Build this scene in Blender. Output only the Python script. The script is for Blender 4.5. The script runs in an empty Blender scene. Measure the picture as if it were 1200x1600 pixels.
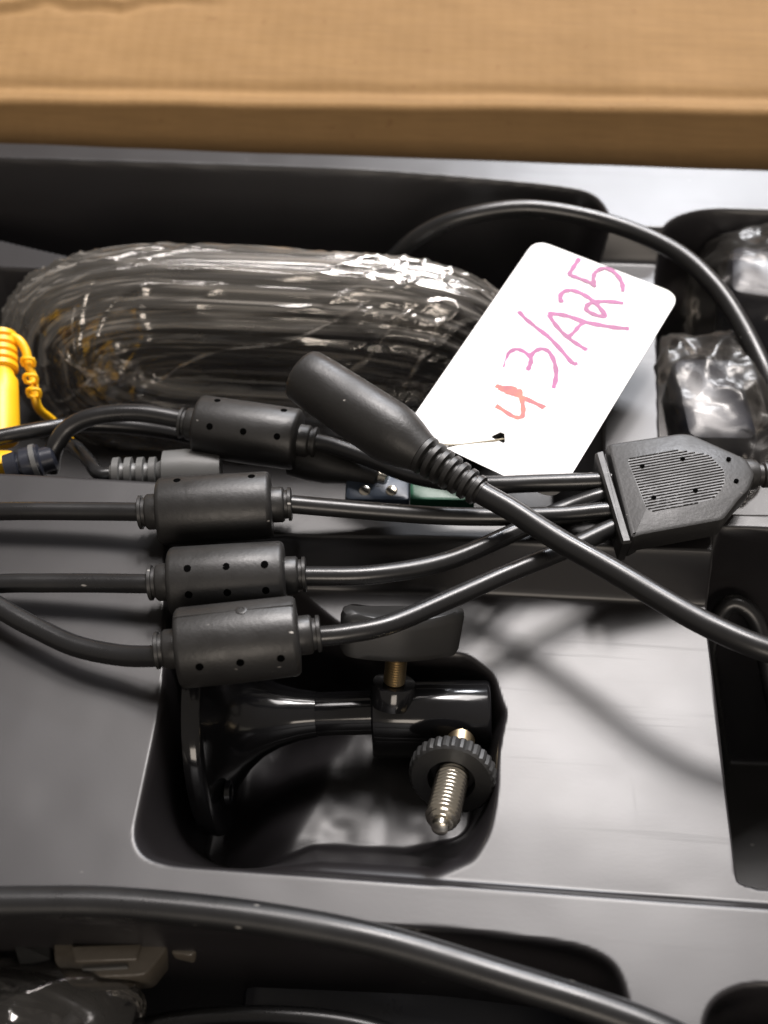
import bpy, math, random
import numpy as np
from mathutils import Vector, noise as mnoise

# ------------------------------------------------------------------ camera, light, exposure
S = 0.01                                   # the script is laid out in centimetres
scene = bpy.context.scene
COL = scene.collection
F_PX, DIST, PITCH, YAW = 1715.0, 23.5, math.radians(52), math.radians(4)
FW = np.array([-math.sin(YAW)*math.cos(PITCH), math.cos(YAW)*math.cos(PITCH), -math.sin(PITCH)])
RT = np.array([math.cos(YAW), math.sin(YAW), 0.0])
UP = np.cross(RT, FW)
CAM = -FW*DIST
cam_d = bpy.data.cameras.new('camera')
cam = bpy.data.objects.new('camera', cam_d)
COL.objects.link(cam)
cam.location = Vector(CAM)*S
cam.rotation_euler = (math.pi/2 - PITCH, 0, YAW)
cam_d.sensor_fit = 'VERTICAL'
cam_d.sensor_height = 24.0
cam_d.lens = 24.0*F_PX/1600
cam_d.clip_start = 0.005
cam_d.clip_end = 20
cam_d.dof.use_dof = True
cam_d.dof.focus_distance = 0.222
cam_d.dof.aperture_fstop = 9.5
scene.camera = cam

world = bpy.data.worlds.new('World')
scene.world = world
world.use_nodes = True
wb = world.node_tree.nodes['Background']
wb.inputs[0].default_value = (1.0, 0.90, 0.80, 1)
wb.inputs[1].default_value = 0.23

def area(name, az, el, dist, sx, sy, power, color):
    l = bpy.data.lights.new(name, 'AREA')
    l.shape = 'RECTANGLE'; l.size = sx; l.size_y = sy
    l.energy = power; l.color = color
    o = bpy.data.objects.new(name, l); COL.objects.link(o)
    a, e = math.radians(az), math.radians(el)
    d = Vector((math.sin(a)*math.cos(e), math.cos(a)*math.cos(e), math.sin(e)))
    o.location = d*dist
    o.rotation_euler = d.to_track_quat('Z', 'Y').to_euler()
    return o
area('ceiling_or_fill_lamp', 3, 60, 2.4, 0.20, 0.36, 21, (1.0, 0.94, 0.91))
area('ceiling_or_fill_lamp', 24, 60, 2.4, 0.20, 0.36, 23, (1.0, 0.95, 0.94))
area('ceiling_or_fill_lamp', 24, 57, 2.8, 1.3, 0.9, 70, (1.0, 0.95, 0.93))
area('ceiling_or_fill_lamp', 14, 33, 3.2, 0.9, 0.30, 62, (0.92, 0.94, 1.0))
area('ceiling_or_fill_lamp', -25, 66, 2.4, 0.6, 0.4, 10, (1.0, 0.94, 0.93))
area('ceiling_or_fill_lamp', 172, 26, 2.8, 1.2, 0.8, 24, (1.0, 0.88, 0.76))  # added warm fill from the viewer's side, no known lamp; lifts the box wall

vs = scene.view_settings
vs.view_transform = 'Standard'; vs.look = 'None'; vs.gamma = 1; vs.exposure = 0.0
vs.use_curve_mapping = False

# ------------------------------------------------------------------ helpers
random.seed(4)
RNG = np.random.RandomState(7)

def P(px, py, z=0.0):
    """a point at height z (cm) on the sight line of a photo pixel"""
    d = FW + RT*(px-600)/F_PX - UP*(py-800)/F_PX
    return CAM + d*((z-CAM[2])/d[2])

def nrm(v):
    v = np.asarray(v, float)
    return v/(np.linalg.norm(v)+1e-12)

def spline(pts, n=10, closed=False):
    pts = [np.asarray(p, float) for p in pts]
    m = len(pts); out = []
    segs = m if closed else m-1
    for i in range(segs):
        if closed:
            a, b, c, d = pts[(i-1) % m], pts[i], pts[(i+1) % m], pts[(i+2) % m]
        else:
            b, c = pts[i], pts[i+1]
            a = pts[i-1] if i > 0 else 2*b-c
            d = pts[i+2] if i+2 < m else 2*c-b
        for k in range(n):
            t = k/n
            out.append(0.5*((2*b)+(c-a)*t+(2*a-5*b+4*c-d)*t*t+(3*b-a-3*c+d)*t**3))
    if not closed: out.append(pts[-1])
    return out

class MB:
    def __init__(s): s.v = []; s.f = []
    def add(s, vs_, fs):
        o = len(s.v); s.v += [tuple(map(float, p)) for p in vs_]; s.f += [tuple(i+o for i in f) for f in fs]
        return s
    def tube(s, pts, r, n=14, caps=True, closed=False):
        pts = [np.asarray(p, float) for p in pts]; m = len(pts)
        rr = [r]*m if np.isscalar(r) else list(r)
        T = []
        for i in range(m):
            if closed: t = pts[(i+1) % m]-pts[i-1]
            else: t = pts[min(i+1, m-1)]-pts[max(i-1, 0)]
            T.append(nrm(t))
        ref = np.array([0, 0, 1.0]) if abs(T[0][2]) < .9 else np.array([1.0, 0, 0])
        N = nrm(ref-T[0]*np.dot(ref, T[0]))
        vv = []
        for i in range(m):
            N = nrm(N-T[i]*np.dot(N, T[i])); B = np.cross(T[i], N)
            for k in range(n):
                a = 2*math.pi*k/n
                vv.append(pts[i]+(N*math.cos(a)+B*math.sin(a))*rr[i])
        ff = []
        for i in range(m if closed else m-1):
            j = (i+1) % m
            for k in range(n):
                l = (k+1) % n
                ff.append((i*n+k, i*n+l, j*n+l, j*n+k))
        if caps and not closed:
            ff.append(tuple(range(n-1, -1, -1))); ff.append(tuple((m-1)*n+k for k in range(n)))
        return s.add(vv, ff)
    def lathe(s, p0, axis, prof, n=40, wob=None):
        """prof: (distance along the axis, radius); radius 0 ends are closed"""
        p0 = np.asarray(p0, float); A = nrm(axis)
        ref = np.array([0, 0, 1.0]) if abs(A[2]) < .9 else np.array([1.0, 0, 0])
        N = nrm(ref-A*np.dot(ref, A)); B = np.cross(A, N)
        vv = []; m = len(prof)
        for (t, r) in prof:
            for k in range(n):
                a = 2*math.pi*k/n
                q = r if wob is None else wob(t, a, r)
                vv.append(p0+A*t+(N*math.cos(a)+B*math.sin(a))*max(q, 1e-4))
        ff = []
        for i in range(m-1):
            for k in range(n):
                l = (k+1) % n
                ff.append((i*n+k, i*n+l, (i+1)*n+l, (i+1)*n+k))
        ff.append(tuple(range(n-1, -1, -1))); ff.append(tuple((m-1)*n+k for k in range(n)))
        return s.add(vv, ff)
    def loft(s, rings, cap=True):
        n = len(rings[0]); vv = [p for r in rings for p in r]; ff = []
        for i in range(len(rings)-1):
            for k in range(n):
                l = (k+1) % n
                ff.append((i*n+k, i*n+l, (i+1)*n+l, (i+1)*n+k))
        if cap:
            ff.append(tuple(range(n-1, -1, -1))); ff.append(tuple((len(rings)-1)*n+k for k in range(n)))
        return s.add(vv, ff)
    def rbox(s, c, ax, ay, az, hx, hy, hz, b=.05):
        """box with rounded edges, centre c, unit axes, half sizes"""
        c = np.asarray(c, float); ax, ay, az = nrm(ax), nrm(ay), nrm(az)
        rings = []
        def ring(ix, iy, z, b_):
            out = []
            for (sx, sy) in ((1, 1), (-1, 1), (-1, -1), (1, -1)):
                a0 = {(1, 1): 0, (-1, 1): 90, (-1, -1): 180, (1, -1): 270}[(sx, sy)]
                for k in range(4):
                    a = math.radians(a0+30*k)
                    x = sx*(hx-ix-b_)+math.cos(a)*b_; y = sy*(hy-iy-b_)+math.sin(a)*b_
                    out.append(c+ax*x+ay*y+az*z)
            return out
        for (i, z) in ((b, -hz), (b*.3, -hz+b*.3), (0, -hz+b), (0, hz-b), (b*.3, hz-b*.3), (b, hz)):
            rings.append(ring(i, i, z, b))
        return s.loft(rings)
    def build(s, name, m, root=None, parent=None, smooth=True, origin=None, angle=40):
        o0 = np.array(origin if origin is not None else (ROOT[root.name] if root else (0, 0, 0)), float)
        me = bpy.data.meshes.new(name)
        me.from_pydata([tuple((np.array(p)-o0)*S) for p in s.v], [], s.f)
        me.materials.append(m)
        if smooth:
            me.shade_smooth()
            try: me.set_sharp_from_angle(angle=math.radians(angle))
            except Exception: pass
        me.update()
        o = bpy.data.objects.new(name, me); COL.objects.link(o)
        if root is None:
            o.location = tuple(o0*S)
        else:
            o.parent = parent or root
        return o

ROOT = {}
def thing(name, loc, label, cat, group=None):
    o = bpy.data.objects.new(name, None); COL.objects.link(o)
    o.empty_display_size = .01
    o.location = tuple(np.array(loc, float)*S)
    ROOT[o.name] = np.array(loc, float)
    return tag(o, label, cat, group)
def tag(o, label=None, cat=None, group=None, kind=None):
    for k, v in (('label', label), ('category', cat), ('group', group), ('kind', kind)):
        if v: o[k] = v
    return o

def offset_poly(poly, d):
    """shrink a counter-clockwise or clockwise xy polygon by d"""
    p = [np.array(q[:2], float) for q in poly]; n = len(p)
    ar = sum(p[i][0]*p[(i+1) % n][1]-p[(i+1) % n][0]*p[i][1] for i in range(n))
    sg = 1 if ar > 0 else -1
    out = []
    for i in range(n):
        e0 = nrm(p[i]-p[i-1]); e1 = nrm(p[(i+1) % n]-p[i])
        n0 = np.array([-e0[1], e0[0]])*sg; n1 = np.array([-e1[1], e1[0]])*sg
        b = nrm(n0+n1); c = max(.35, float(np.dot(b, n0)))
        out.append(p[i]+b*d/c)
    return out

def round_poly(poly, r, n=5):
    p = [np.array(q[:2], float) for q in poly]; m = len(p); out = []
    for i in range(m):
        a, b, c = p[i-1], p[i], p[(i+1) % m]
        d0 = min(r, np.linalg.norm(a-b)*.45); d1 = min(r, np.linalg.norm(c-b)*.45)
        q0 = b+nrm(a-b)*d0; q1 = b+nrm(c-b)*d1
        for k in range(n+1):
            t = k/n
            out.append((1-t)**2*q0+2*t*(1-t)*b+t*t*q1)
    return out

# ------------------------------------------------------------------ materials
def mat(name, base, rough=.5, metal=0, spec=.5, coat=0, coat_rough=.1):
    m = bpy.data.materials.new(name); m.use_nodes = True
    b = m.node_tree.nodes['Principled BSDF']
    b.inputs['Base Color'].default_value = (*base, 1)
    b.inputs['Roughness'].default_value = rough
    b.inputs['Metallic'].default_value = metal
    b.inputs['Specular IOR Level'].default_value = spec
    b.inputs['Coat Weight'].default_value = coat
    b.inputs['Coat Roughness'].default_value = coat_rough
    return m
class NT:
    def __init__(s, m): s.t = m.node_tree; s.b = s.t.nodes.get('Principled BSDF')
    def n(s, ty, **kw):
        o = s.t.nodes.new(ty)
        for k, v in kw.items():
            if k.startswith('_'): setattr(o, k[1:], v)
            else: o.inputs[k.replace('__', ' ')].default_value = v
        return o
    def l(s, a, b): s.t.links.new(a, b)
    def coords(s, scale=(1, 1, 1), rot=(0, 0, 0), gen='Object'):
        c = s.n('ShaderNodeTexCoord'); mp = s.n('ShaderNodeMapping')
        mp.inputs['Scale'].default_value = scale; mp.inputs['Rotation'].default_value = rot
        s.l(c.outputs[gen], mp.inputs['Vector']); return mp.outputs['Vector']
    def noise(s, vec, scale, detail=4, rough=.55, dist=0):
        o = s.n('ShaderNodeTexNoise', Scale=scale, Detail=detail, Roughness=rough, Distortion=dist)
        s.l(vec, o.inputs['Vector']); return o.outputs['Fac']
    def ramp(s, fac, stops):
        o = s.n('ShaderNodeValToRGB'); e = o.color_ramp.elements
        while len(e) < len(stops): e.new(.5)
        for i, (p, c) in enumerate(stops):
            e[i].position = p; e[i].color = (*c, 1) if len(c) == 3 else c
        s.l(fac, o.inputs['Fac']); return o.outputs['Color']
    def bump(s, h, strength, dist=.0002, nin=None):
        o = s.n('ShaderNodeBump', Strength=strength, Distance=dist)
        s.l(h, o.inputs['Height'])
        if nin is not None: s.l(nin, o.inputs['Normal'])
        return o.outputs['Normal']
    def mr(s, v, a, b, c, d):
        o = s.n('ShaderNodeMapRange')
        for i, q in enumerate((a, b, c, d)): o.inputs[1+i].default_value = q
        s.l(v, o.inputs[0]); return o.outputs[0]
    def mix(s, fac, a, b):
        o = s.t.nodes.new('ShaderNodeMix'); o.data_type = 'RGBA'
        for sock, val in ((o.inputs[0], fac), (o.inputs[6], a), (o.inputs[7], b)):
            if hasattr(val, 'node'): s.l(val, sock)
            else: sock.default_value = (*val, 1) if isinstance(val, tuple) else val
        return o.outputs[2]

def worn(name, base, rough, rvar=.1, fine=900, fine_s=.15, speck=0.0, coarse=60, coarse_s=0, spec=.5, dust=(.45, .43, .40), pick=.70, scuff=0):
    """plastic with uneven gloss, fine grain and a little dust"""
    m = mat(name, base, rough, spec=spec); t = NT(m); v = t.coords()
    r = t.noise(v, coarse*1.3, 5, .6)
    t.l(t.mr(r, .3, .7, rough-rvar, rough+rvar), t.b.inputs['Roughness'])
    nrmo = t.bump(t.noise(v, fine, 3), fine_s, .00012)
    if coarse_s: nrmo = t.bump(t.noise(v, coarse, 2, .5), coarse_s, .002, nrmo)
    t.l(nrmo, t.b.inputs['Normal'])
    if scuff:                                            # fine rubbed marks in the gloss
        sc = t.mr(t.noise(t.coords((14, 420, 420), (0, 0, .5)), 1.0, 3, .6), .60, .72, 0, scuff*.16)
        sc2 = t.mr(t.noise(t.coords((300, 16, 300), (0, 0, -.3)), 1.0, 3, .6), .66, .76, 0, scuff*.16)
        ad = t.n('ShaderNodeMath', _operation='ADD'); t.l(sc, ad.inputs[0]); t.l(sc2, ad.inputs[1])
        ad2 = t.n('ShaderNodeMath', _operation='ADD'); t.l(ad.outputs[0], ad2.inputs[0]); t.l(t.mr(r, .3, .7, rough-rvar, rough+rvar), ad2.inputs[1])
        t.l(ad2.outputs[0], t.b.inputs['Roughness'])
    if speck:
        vo = t.n('ShaderNodeTexVoronoi', Scale=640.0); vv = t.coords((.35, 1, 1)); t.l(vv, vo.inputs['Vector'])
        hit = t.mr(vo.outputs['Distance'], .10, .16, 1, 0)
        pick = t.mr(t.noise(v, 140, 2), pick, pick+.04, 0, 1)
        mm = t.n('ShaderNodeMath', _operation='MULTIPLY'); t.l(hit, mm.inputs[0]); t.l(pick, mm.inputs[1])
        m2 = t.n('ShaderNodeMath', _operation='MULTIPLY'); t.l(mm.outputs[0], m2.inputs[0]); m2.inputs[1].default_value = speck
        t.l(t.mix(m2.outputs[0], base, dust), t.b.inputs['Base Color'])
    return m

M = {}
M['tray'] = worn('black_formed_plastic', (.0125, .0113, .0122), .385, .025, 1500, .05, .4, 12, 0, spec=.62, scuff=.22)
M['pvc'] = worn('black_cable_jacket', (.011, .011, .0115), .31, .08, 1800, .10, .6, 60, .02, pick=.64)
M['mould'] = worn('black_moulded_rubber', (.015, .0145, .014), .43, .08, 1300, .32, .9, 120, .03, pick=.62)
M['knobblack'] = worn('matte_black_plastic', (.020, .020, .020), .48, .06, 1600, .15, .2)
M['gloss'] = worn('gloss_black_paint', (.008, .008, .009), .13, .04, 1200, .03, .6, 80, .03)
M['hole'] = mat('hole_shade_black', (.002, .002, .002), 1, spec=0)  # flat black that paints in the shade inside holes
M['steel'] = mat('zinc_plated_steel', (.62, .58, .50), .24, 1)
M['brass'] = mat('dull_brass', (.42, .34, .22), .40, 1)
M['grey'] = worn('grey_plastic', (.10, .10, .097), .45, .06, 1500, .1)
M['greybrown'] = worn('smoky_plastic', (.085, .073, .058), .35, .06, 1500, .1, 0, 200, .2)
M['yellow'] = worn('yellow_plastic', (.86, .46, .008), .42, .06, 1500, .1)
M['green'] = worn('green_plastic', (.008, .08, .04), .4, .06, 1500, .1)
M['blue'] = worn('blue_grey_plastic', (.045, .06, .085), .4, .06, 1500, .1)
M['adapter'] = worn('adapter_plastic', (.016, .018, .026), .35, .08, 1500, .1)
M['string'] = mat('string_thread', (.35, .31, .22), .8)

def cardboard():
    m = mat('corrugated_cardboard', (.5, .3, .14), .78, spec=.2); t = NT(m)
    v = t.coords()
    broad = t.noise(v, 22, 4, .6)
    c = t.ramp(broad, [(.25, (.255, .152, .062)), (.75, (.315, .190, .082))])
    fib = t.noise(t.coords((60, 900, 900)), 1.0, 3)
    c2 = t.mix(t.mr(fib, .35, .7, 0, .35), c, (.20, .118, .052))
    spk = t.noise(v, 260, 2, .4)
    c3 = t.mix(t.mr(spk, .70, .76, 0, .55), c2, (.22, .12, .05))
    t.l(c3, t.b.inputs['Base Color'])
    wv = t.n('ShaderNodeTexWave', Scale=70.0, Distortion=1.2, Detail=1.0); wv.bands_direction = 'X'
    t.l(v, wv.inputs['Vector'])
    n1 = t.bump(wv.outputs['Fac'], .12, .0006)
    n2 = t.bump(t.noise(v, 90, 4), .16, .0015, n1)
    n3 = t.bump(t.noise(v, 1100, 3), .12, .0002, n2)
    t.l(n3, t.b.inputs['Normal'])
    return m
M['card'] = cardboard()

def paper():
    m = mat('white_tag_card', (.90, .89, .88), .45); t = NT(m); v = t.coords()
    t.l(t.mix(t.mr(t.noise(v, 60, 4), .3, .75, 0, .25), (.74, .73, .72), (.68, .67, .66)), t.b.inputs['Base Color'])
    t.l(t.bump(t.noise(v, 700, 3), .05, .0002), t.b.inputs['Normal'])
    return m
M['paper'] = paper()
def ink(name, a, b):
    m = mat(name, a, .5); t = NT(m); v = t.coords()
    t.l(t.mix(t.mr(t.noise(v, 220, 3), .35, .7, 0, 1), a, b), t.b.inputs['Base Color']); return m
M['ink'] = ink('magenta_marker', (.20, .0005, .105), (.27, .006, .16))
M['ink2'] = ink('orange_pink_marker', (.27, .012, .03), (.36, .07, .012))

def film(name, haze=.10, gl=.10, scale=300, tint=(.95, .93, .9), bs=.6, stretch=(1, 1, 1), ior=1.5, base=.06, attr=None):
    """thin clear wrapping: mostly see-through, wrinkled gloss, a little milky"""
    m = bpy.data.materials.new(name); m.use_nodes = True; t = NT(m)
    t.t.nodes.remove(t.b)
    out = t.t.nodes['Material Output']
    v = t.coords(stretch)
    if attr:
        an = t.n('ShaderNodeAttribute'); an.attribute_name = attr
        mp = t.n('ShaderNodeMapping'); mp.inputs['Scale'].default_value = stretch
        t.l(an.outputs['Vector'], mp.inputs['Vector']); v = mp.outputs['Vector']
    h = t.noise(v, scale, 4, .6, .6)
    nb = t.bump(h, bs, .0012)
    nb = t.bump(t.noise(v, scale*.25, 3, .6, 1.2), bs*.8, .004, nb)
    tr = t.n('ShaderNodeBsdfTransparent', Color=(.97, .96, .95, 1))
    g = t.n('ShaderNodeBsdfGlossy', Roughness=gl, Color=(*tint, 1)); t.l(nb, g.inputs['Normal'])
    df = t.n('ShaderNodeBsdfDiffuse', Color=(.80, .75, .68, 1)); t.l(nb, df.inputs['Normal'])
    fr = t.n('ShaderNodeFresnel', IOR=ior); t.l(nb, fr.inputs['Normal'])
    m1 = t.n('ShaderNodeMixShader'); t.l(t.mr(fr.outputs[0], 0, 1, base, 1), m1.inputs[0])
    t.l(tr.outputs[0], m1.inputs[1]); t.l(g.outputs[0], m1.inputs[2])
    m2 = t.n('ShaderNodeMixShader')
    hz = t.noise(v, scale*2.2 if attr else scale*.4, 3 if attr else 4, .6, .3)
    t.l(t.mr(hz, .50 if attr else .32, .74, haze*.10, haze), m2.inputs[0])
    t.l(m1.outputs[0], m2.inputs[1]); t.l(df.outputs[0], m2.inputs[2])
    t.l(m2.outputs[0], out.inputs['Surface'])
    return m
M['wrap'] = film('stretch_wrap', .34, .13, 5, bs=.30, ior=1.6, base=.10, stretch=(.03, 1, 1), attr='wrap')
M['fold'] = film('gathered_wrap', .26, .22, 300, bs=.3, ior=1.6, base=.10)
M['glossbag'] = film('glossy_bag', .02, .09, 60, bs=.25, ior=1.4, base=.03)
M['bag'] = film('clear_bag', .03, .24, 40, bs=.12, ior=1.24, base=.012)

# ------------------------------------------------------------------ the cardboard box: back wall and flap
R0, R1 = P(0, 224, 0), P(1200, 266, 0)                 # back rim of the tray
rd_ = nrm(R1-R0); rn_ = np.array([rd_[1], -rd_[0], 0.0])
A0, A1 = P(0, 160, .35), P(1200, 176, .35)              # fold of the box wall, a little behind and above the rim
A0[2] = A1[2] = 0
wd = nrm((A1-A0)*np.array([1, 1, 0])); wn = np.array([wd[1], -wd[0], 0.0])   # along the wall, towards the viewer
def on_wall(px, py):
    d = FW + RT*(px-600)/F_PX - UP*(py-800)/F_PX
    return CAM + d*(np.dot(A0-CAM, wn)/np.dot(d, wn))
C0, C1 = on_wall(0, 160), on_wall(1200, 176)
def crease_z(s_):                                       # height of the fold along the wall
    L = np.dot(C1-C0, wd); return C0[2]+(C1[2]-C0[2])*(s_-np.dot(C0-A0, wd))/L
box = thing('cardboard_box', A0+wd*11-np.array([0, 0, 5]), 'brown corrugated cardboard box with a bent-back flap behind the black tray', 'box')
ss = np.linspace(-8, 32, 161)
prof = []                                               # (outward depth, height relative to the fold)
for q in (-6.5, -4, -2, -1, -.7, -.5): prof.append((0, q))
for a in range(0, 100, 10):
    r = .26; prof.append((r-r*math.cos(math.radians(a)), -r+r*math.sin(math.radians(a))+.02*math.sin(math.radians(a))))
w = MB(); rings = []
def wallpt(s_, dep, dz):
    bow = .03*math.sin(s_*.5)+.02*math.sin(s_*1.3+1)
    return A0+wd*s_-wn*(dep+min(0, dz+.26)*.38+.05+bow*.4)+np.array([0, 0, crease_z(s_)+dz+bow*.3])
for s_ in ss:
    rings.append([wallpt(s_, d, z) for d, z in prof])
nk = len(prof)
w.add([p for r in rings for p in r], [(i*nk+k, (i+1)*nk+k, (i+1)*nk+k+1, i*nk+k+1) for i in range(len(ss)-1) for k in range(nk-1)])
w.build('back_wall', M['card'], box)
fl = MB(); rings = []
def on_flap(px, py):
    z = 2.5
    for _ in range(8):
        p = P(px, py, z); t = -np.dot(p-A0, wn)-.32; z = .5*z+.5*(crease_z(np.dot(p-A0, wd))+.02+.33*t)
    return P(px, py, z)
ts = np.concatenate([np.linspace(0, .5, 8), np.linspace(.6, 10, 110), np.linspace(10.4, 18, 12)])
kA = [on_flap(px, py) for px, py in ((-30, 30), (30, 24), (75, 12), (110, 22), (160, 20), (190, 24), (230, 12), (280, 8), (330, 14), (370, 12))]
kA = [(np.dot(p-A0, wd), -np.dot(p-A0, wn)) for p in kA]
def wrinkle(s_, t):                                     # the crumpled crease in the corner
    d = 99
    for (a, b) in zip(kA[:-1], kA[1:]):
        ax, ay = a; bx, by = b; ux, uy = bx-ax, by-ay
        k = max(0, min(1, ((s_-ax)*ux+(t-ay)*uy)/(ux*ux+uy*uy)))
        q = math.hypot(s_-ax-ux*k, t-ay-uy*k)
        if q < abs(d): d = q*(1 if (t-ay-uy*k) >= 0 else -1)
    fade = max(0, min(1, (kA[-1][0]-s_)/2.0))
    return fade*(.10*math.exp(-((d-.15)/.17)**2)-.05*math.exp(-((d+.16)/.18)**2)) if abs(d) < 1 else 0
ss2 = np.concatenate([np.linspace(-8, -1, 15), np.linspace(-.9, 8.5, 150), np.linspace(9, 32, 47)])
for s_ in ss2:
    r = []
    for t in ts:
        z = -.09*math.exp(-((t-.36)/.2)**2) + .33*t
        z += .05*mnoise.noise(Vector((s_*.25, t*.5, 3)))*min(1, t)+.012*mnoise.noise(Vector((s_*1.2, t*1.8, 9)))*min(1, t)
        z += wrinkle(s_, t)
        r.append(wallpt(s_, .27+t, .02)+np.array([0, 0, z]))
    rings.append(r)
nk = len(ts)
fl.add([p for r in rings for p in r], [(i*nk+k, (i+1)*nk+k, (i+1)*nk+k+1, i*nk+k+1) for i in range(len(ss2)-1) for k in range(nk-1)])
fl.build('flap', M['card'], box, angle=80)

# ------------------------------------------------------------------ the formed tray (height field)
GX = np.arange(-15, 15.001, .045); GY = np.arange(-13.5, 14.3, .045)
X, Y = np.meshgrid(GX, GY)
def poly(pts): return np.array([P(p[0], p[1], p[2] if len(p) > 2 else 0)[:2] for p in pts])
def sdf(pl):
    d = np.full(X.shape, 1e9); ins = np.zeros(X.shape, bool); n = len(pl)
    for i in range(n):
        a, b = pl[i-1], pl[i]; e = b-a
        k = np.clip(((X-a[0])*e[0]+(Y-a[1])*e[1])/(e@e+1e-12), 0, 1)
        d = np.minimum(d, np.hypot(X-a[0]-e[0]*k, Y-a[1]-e[1]*k))
        c = ((a[1] > Y) != (b[1] > Y)) & (X < (b[0]-a[0])*(Y-a[1])/(b[1]-a[1]+1e-12)+a[0])
        ins ^= c
    return np.where(ins, -d, d)
def smin(a, b, k):
    h = np.clip(.5+.5*(b-a)/k, 0, 1); return b*(1-h)+a*h-k*h*(1-h)
def smax(a, b, k): return -smin(-a, -b, k)
def pocket(h, pts, depth, w_, k=.16, rnd=.25, kb=.3, floor=None):
    pl = np.array(round_poly(poly(pts), rnd, 6))
    s_ = sdf(pl)
    wall = depth*(-s_)/w_                                # straight drafted wall, 0 at the edge
    bot = np.full_like(s_, depth) if floor is None else depth+floor
    p_ = smax(np.where(s_ > 0, s_*6, wall), bot, kb)
    return smin(h, p_, k)
def fn(fx, fy, ph):
    return np.sin(X*fx+ph)*np.cos(Y*fy+ph*1.7)
h = .02*fn(.5, .4, 1)+.004*fn(1.3, 1.1, 2)
def vnoise(sc, seed):                                   # smooth random bumps
    r_ = np.random.RandomState(seed).rand(64, 64); gx = (X+30)*sc; gy = (Y+30)*sc
    ix = np.floor(gx).astype(int); iy = np.floor(gy).astype(int); fx = gx-ix; fy = gy-iy
    fx = fx*fx*fx*(fx*(fx*6-15)+10); fy = fy*fy*fy*(fy*(fy*6-15)+10)
    g = lambda a, b: r_[(iy+b) % 64, (ix+a) % 64]
    return (g(0, 0)*(1-fx)+g(1, 0)*fx)*(1-fy)+(g(0, 1)*(1-fx)+g(1, 1)*fx)*fy-.5
lump = .14*vnoise(.8, 3)+.07*vnoise(1.9, 5)
h = pocket(h, [(-700, 238), (0, 248), (400, 258), (600, 268), (860, 290), (925, 300), (952, 335), (958, 500), (964, 690), (968, 792), (500, 800), (440, 765), (250, 752), (0, 738), (-700, 715)], -4.4, .85, .22, .7, .5)
h = pocket(h, [(1026, 372), (1050, 340), (1105, 325), (1800, 350), (1800, 815), (1036, 800)], -4.4, .7, .22, .7, .5)
h = pocket(h, [(840, 350), (1180, 358), (1180, 790), (840, 780)], -.85, .5, .12, .1, .15)
h = pocket(h, [(262, 836), (700, 842), (1900, 905), (1900, 1470), (1200, 1416), (262, 1347), (214, 1310), (258, 1080)], -1.3, .45, .34, .45, .2, .04*vnoise(.3, 11)+.005*vnoise(1.1, 12))
stp = np.clip((X+3.0-.4*(Y+4.6))/2.2, 0, 1); stp = stp*stp*(3-2*stp)
def pocket2(h, outer, inner, depth, k, kb, floor, rnd):
    so = sdf(np.array(round_poly(poly(outer), rnd, 6))); si = sdf(np.array(round_poly(inner, rnd, 6)))
    do = np.maximum(-so, 0); di = np.maximum(si, 0)
    wall = depth*do/(do+di+1e-6)
    return smin(h, smax(np.where(so > 0, so*6, wall), np.where(si < 0, depth, depth)+floor, kb), k)
h = pocket2(h, [(262, 838), (258, 1080), (211, 1305), (224, 1335), (262, 1348), (700, 1380), (775, 1362, -1.0), (793, 1310, -1.3), (789, 1190, -1.3), (797, 1150, -1.3), (808, 1112, -1.3), (795, 1090, -1.3), (785, 1050, -1.3), (735, 1008, -1.3), (600, 1000, -1.3), (530, 972, -1.3), (478, 905, -1.3), (462, 838)],
            [(-3.35, -6.3), (-3.35, -2.2), (-.9, -2.2), (-.1, -3.1), (1.9, -3.3), (2.1, -3.7), (2.05, -5.5), (-1.2, -5.6), (-2.2, -6.3)], -4.55, .36, .25, (lump+1.0*stp), .3)
h = pocket(h, [(1092, 880, -1.3), (1096, 985, -1.3), (1141, 1385, -1.3), (1180, 1400, -1.3), (1900, 1440, -1.3), (1900, 905, -1.3)], -9.0, 1.0, .18, .25, .4)
h = pocket(h, [(-500, 1420), (300, 1436), (700, 1453), (900, 1478), (955, 1503), (976, 1545), (992, 1640), (1000, 1800), (-500, 1800)], -4.2, .8, .26, .5, .5)
h = pocket(h, [(1100, 1600), (1118, 1562), (1165, 1540), (1500, 1552), (1500, 1800), (1100, 1800)], -3.5, .7, .26, .35, .5)
isl = sdf(poly([(-300, 330, -.9), (-40, 366, -.9), (60, 390, -.9), (135, 407, -.9), (150, 424, -.9), (0, 418, -.9), (-300, 380, -.9)]))
h = smax(h, np.where(isl < 0, -.9, -.9-isl*7), .12)
rim = sdf(np.array([p[:2] for p in (R0-rd_*20, R1+rd_*20, R1+rd_*20+rn_*40, R0-rd_*20+rn_*40)]))
keep = rim < .45
h = smin(h, np.where(rim > -1, -(rim-.02)*5, 9), .12)
h += .02*vnoise(.4, 21)+.006*vnoise(1.3, 22)
ny, nx = X.shape
idx = np.arange(nx*ny).reshape(ny, nx)
co = np.stack([X, Y, h], -1).reshape(-1, 3)*S
kq = keep[:-1, :-1] & keep[1:, :-1] & keep[:-1, 1:] & keep[1:, 1:]
quads = np.stack([idx[:-1, :-1], idx[:-1, 1:], idx[1:, 1:], idx[1:, :-1]], -1)[kq]
used = np.zeros(nx*ny, bool); used[quads.ravel()] = True
remap = np.cumsum(used)-1
me = bpy.data.meshes.new('plastic_tray')
co = co[used]; quads = remap[quads]
me.vertices.add(len(co)); me.vertices.foreach_set('co', co.ravel())
me.loops.add(quads.size); me.loops.foreach_set('vertex_index', quads.ravel().astype(np.int32))
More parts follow.
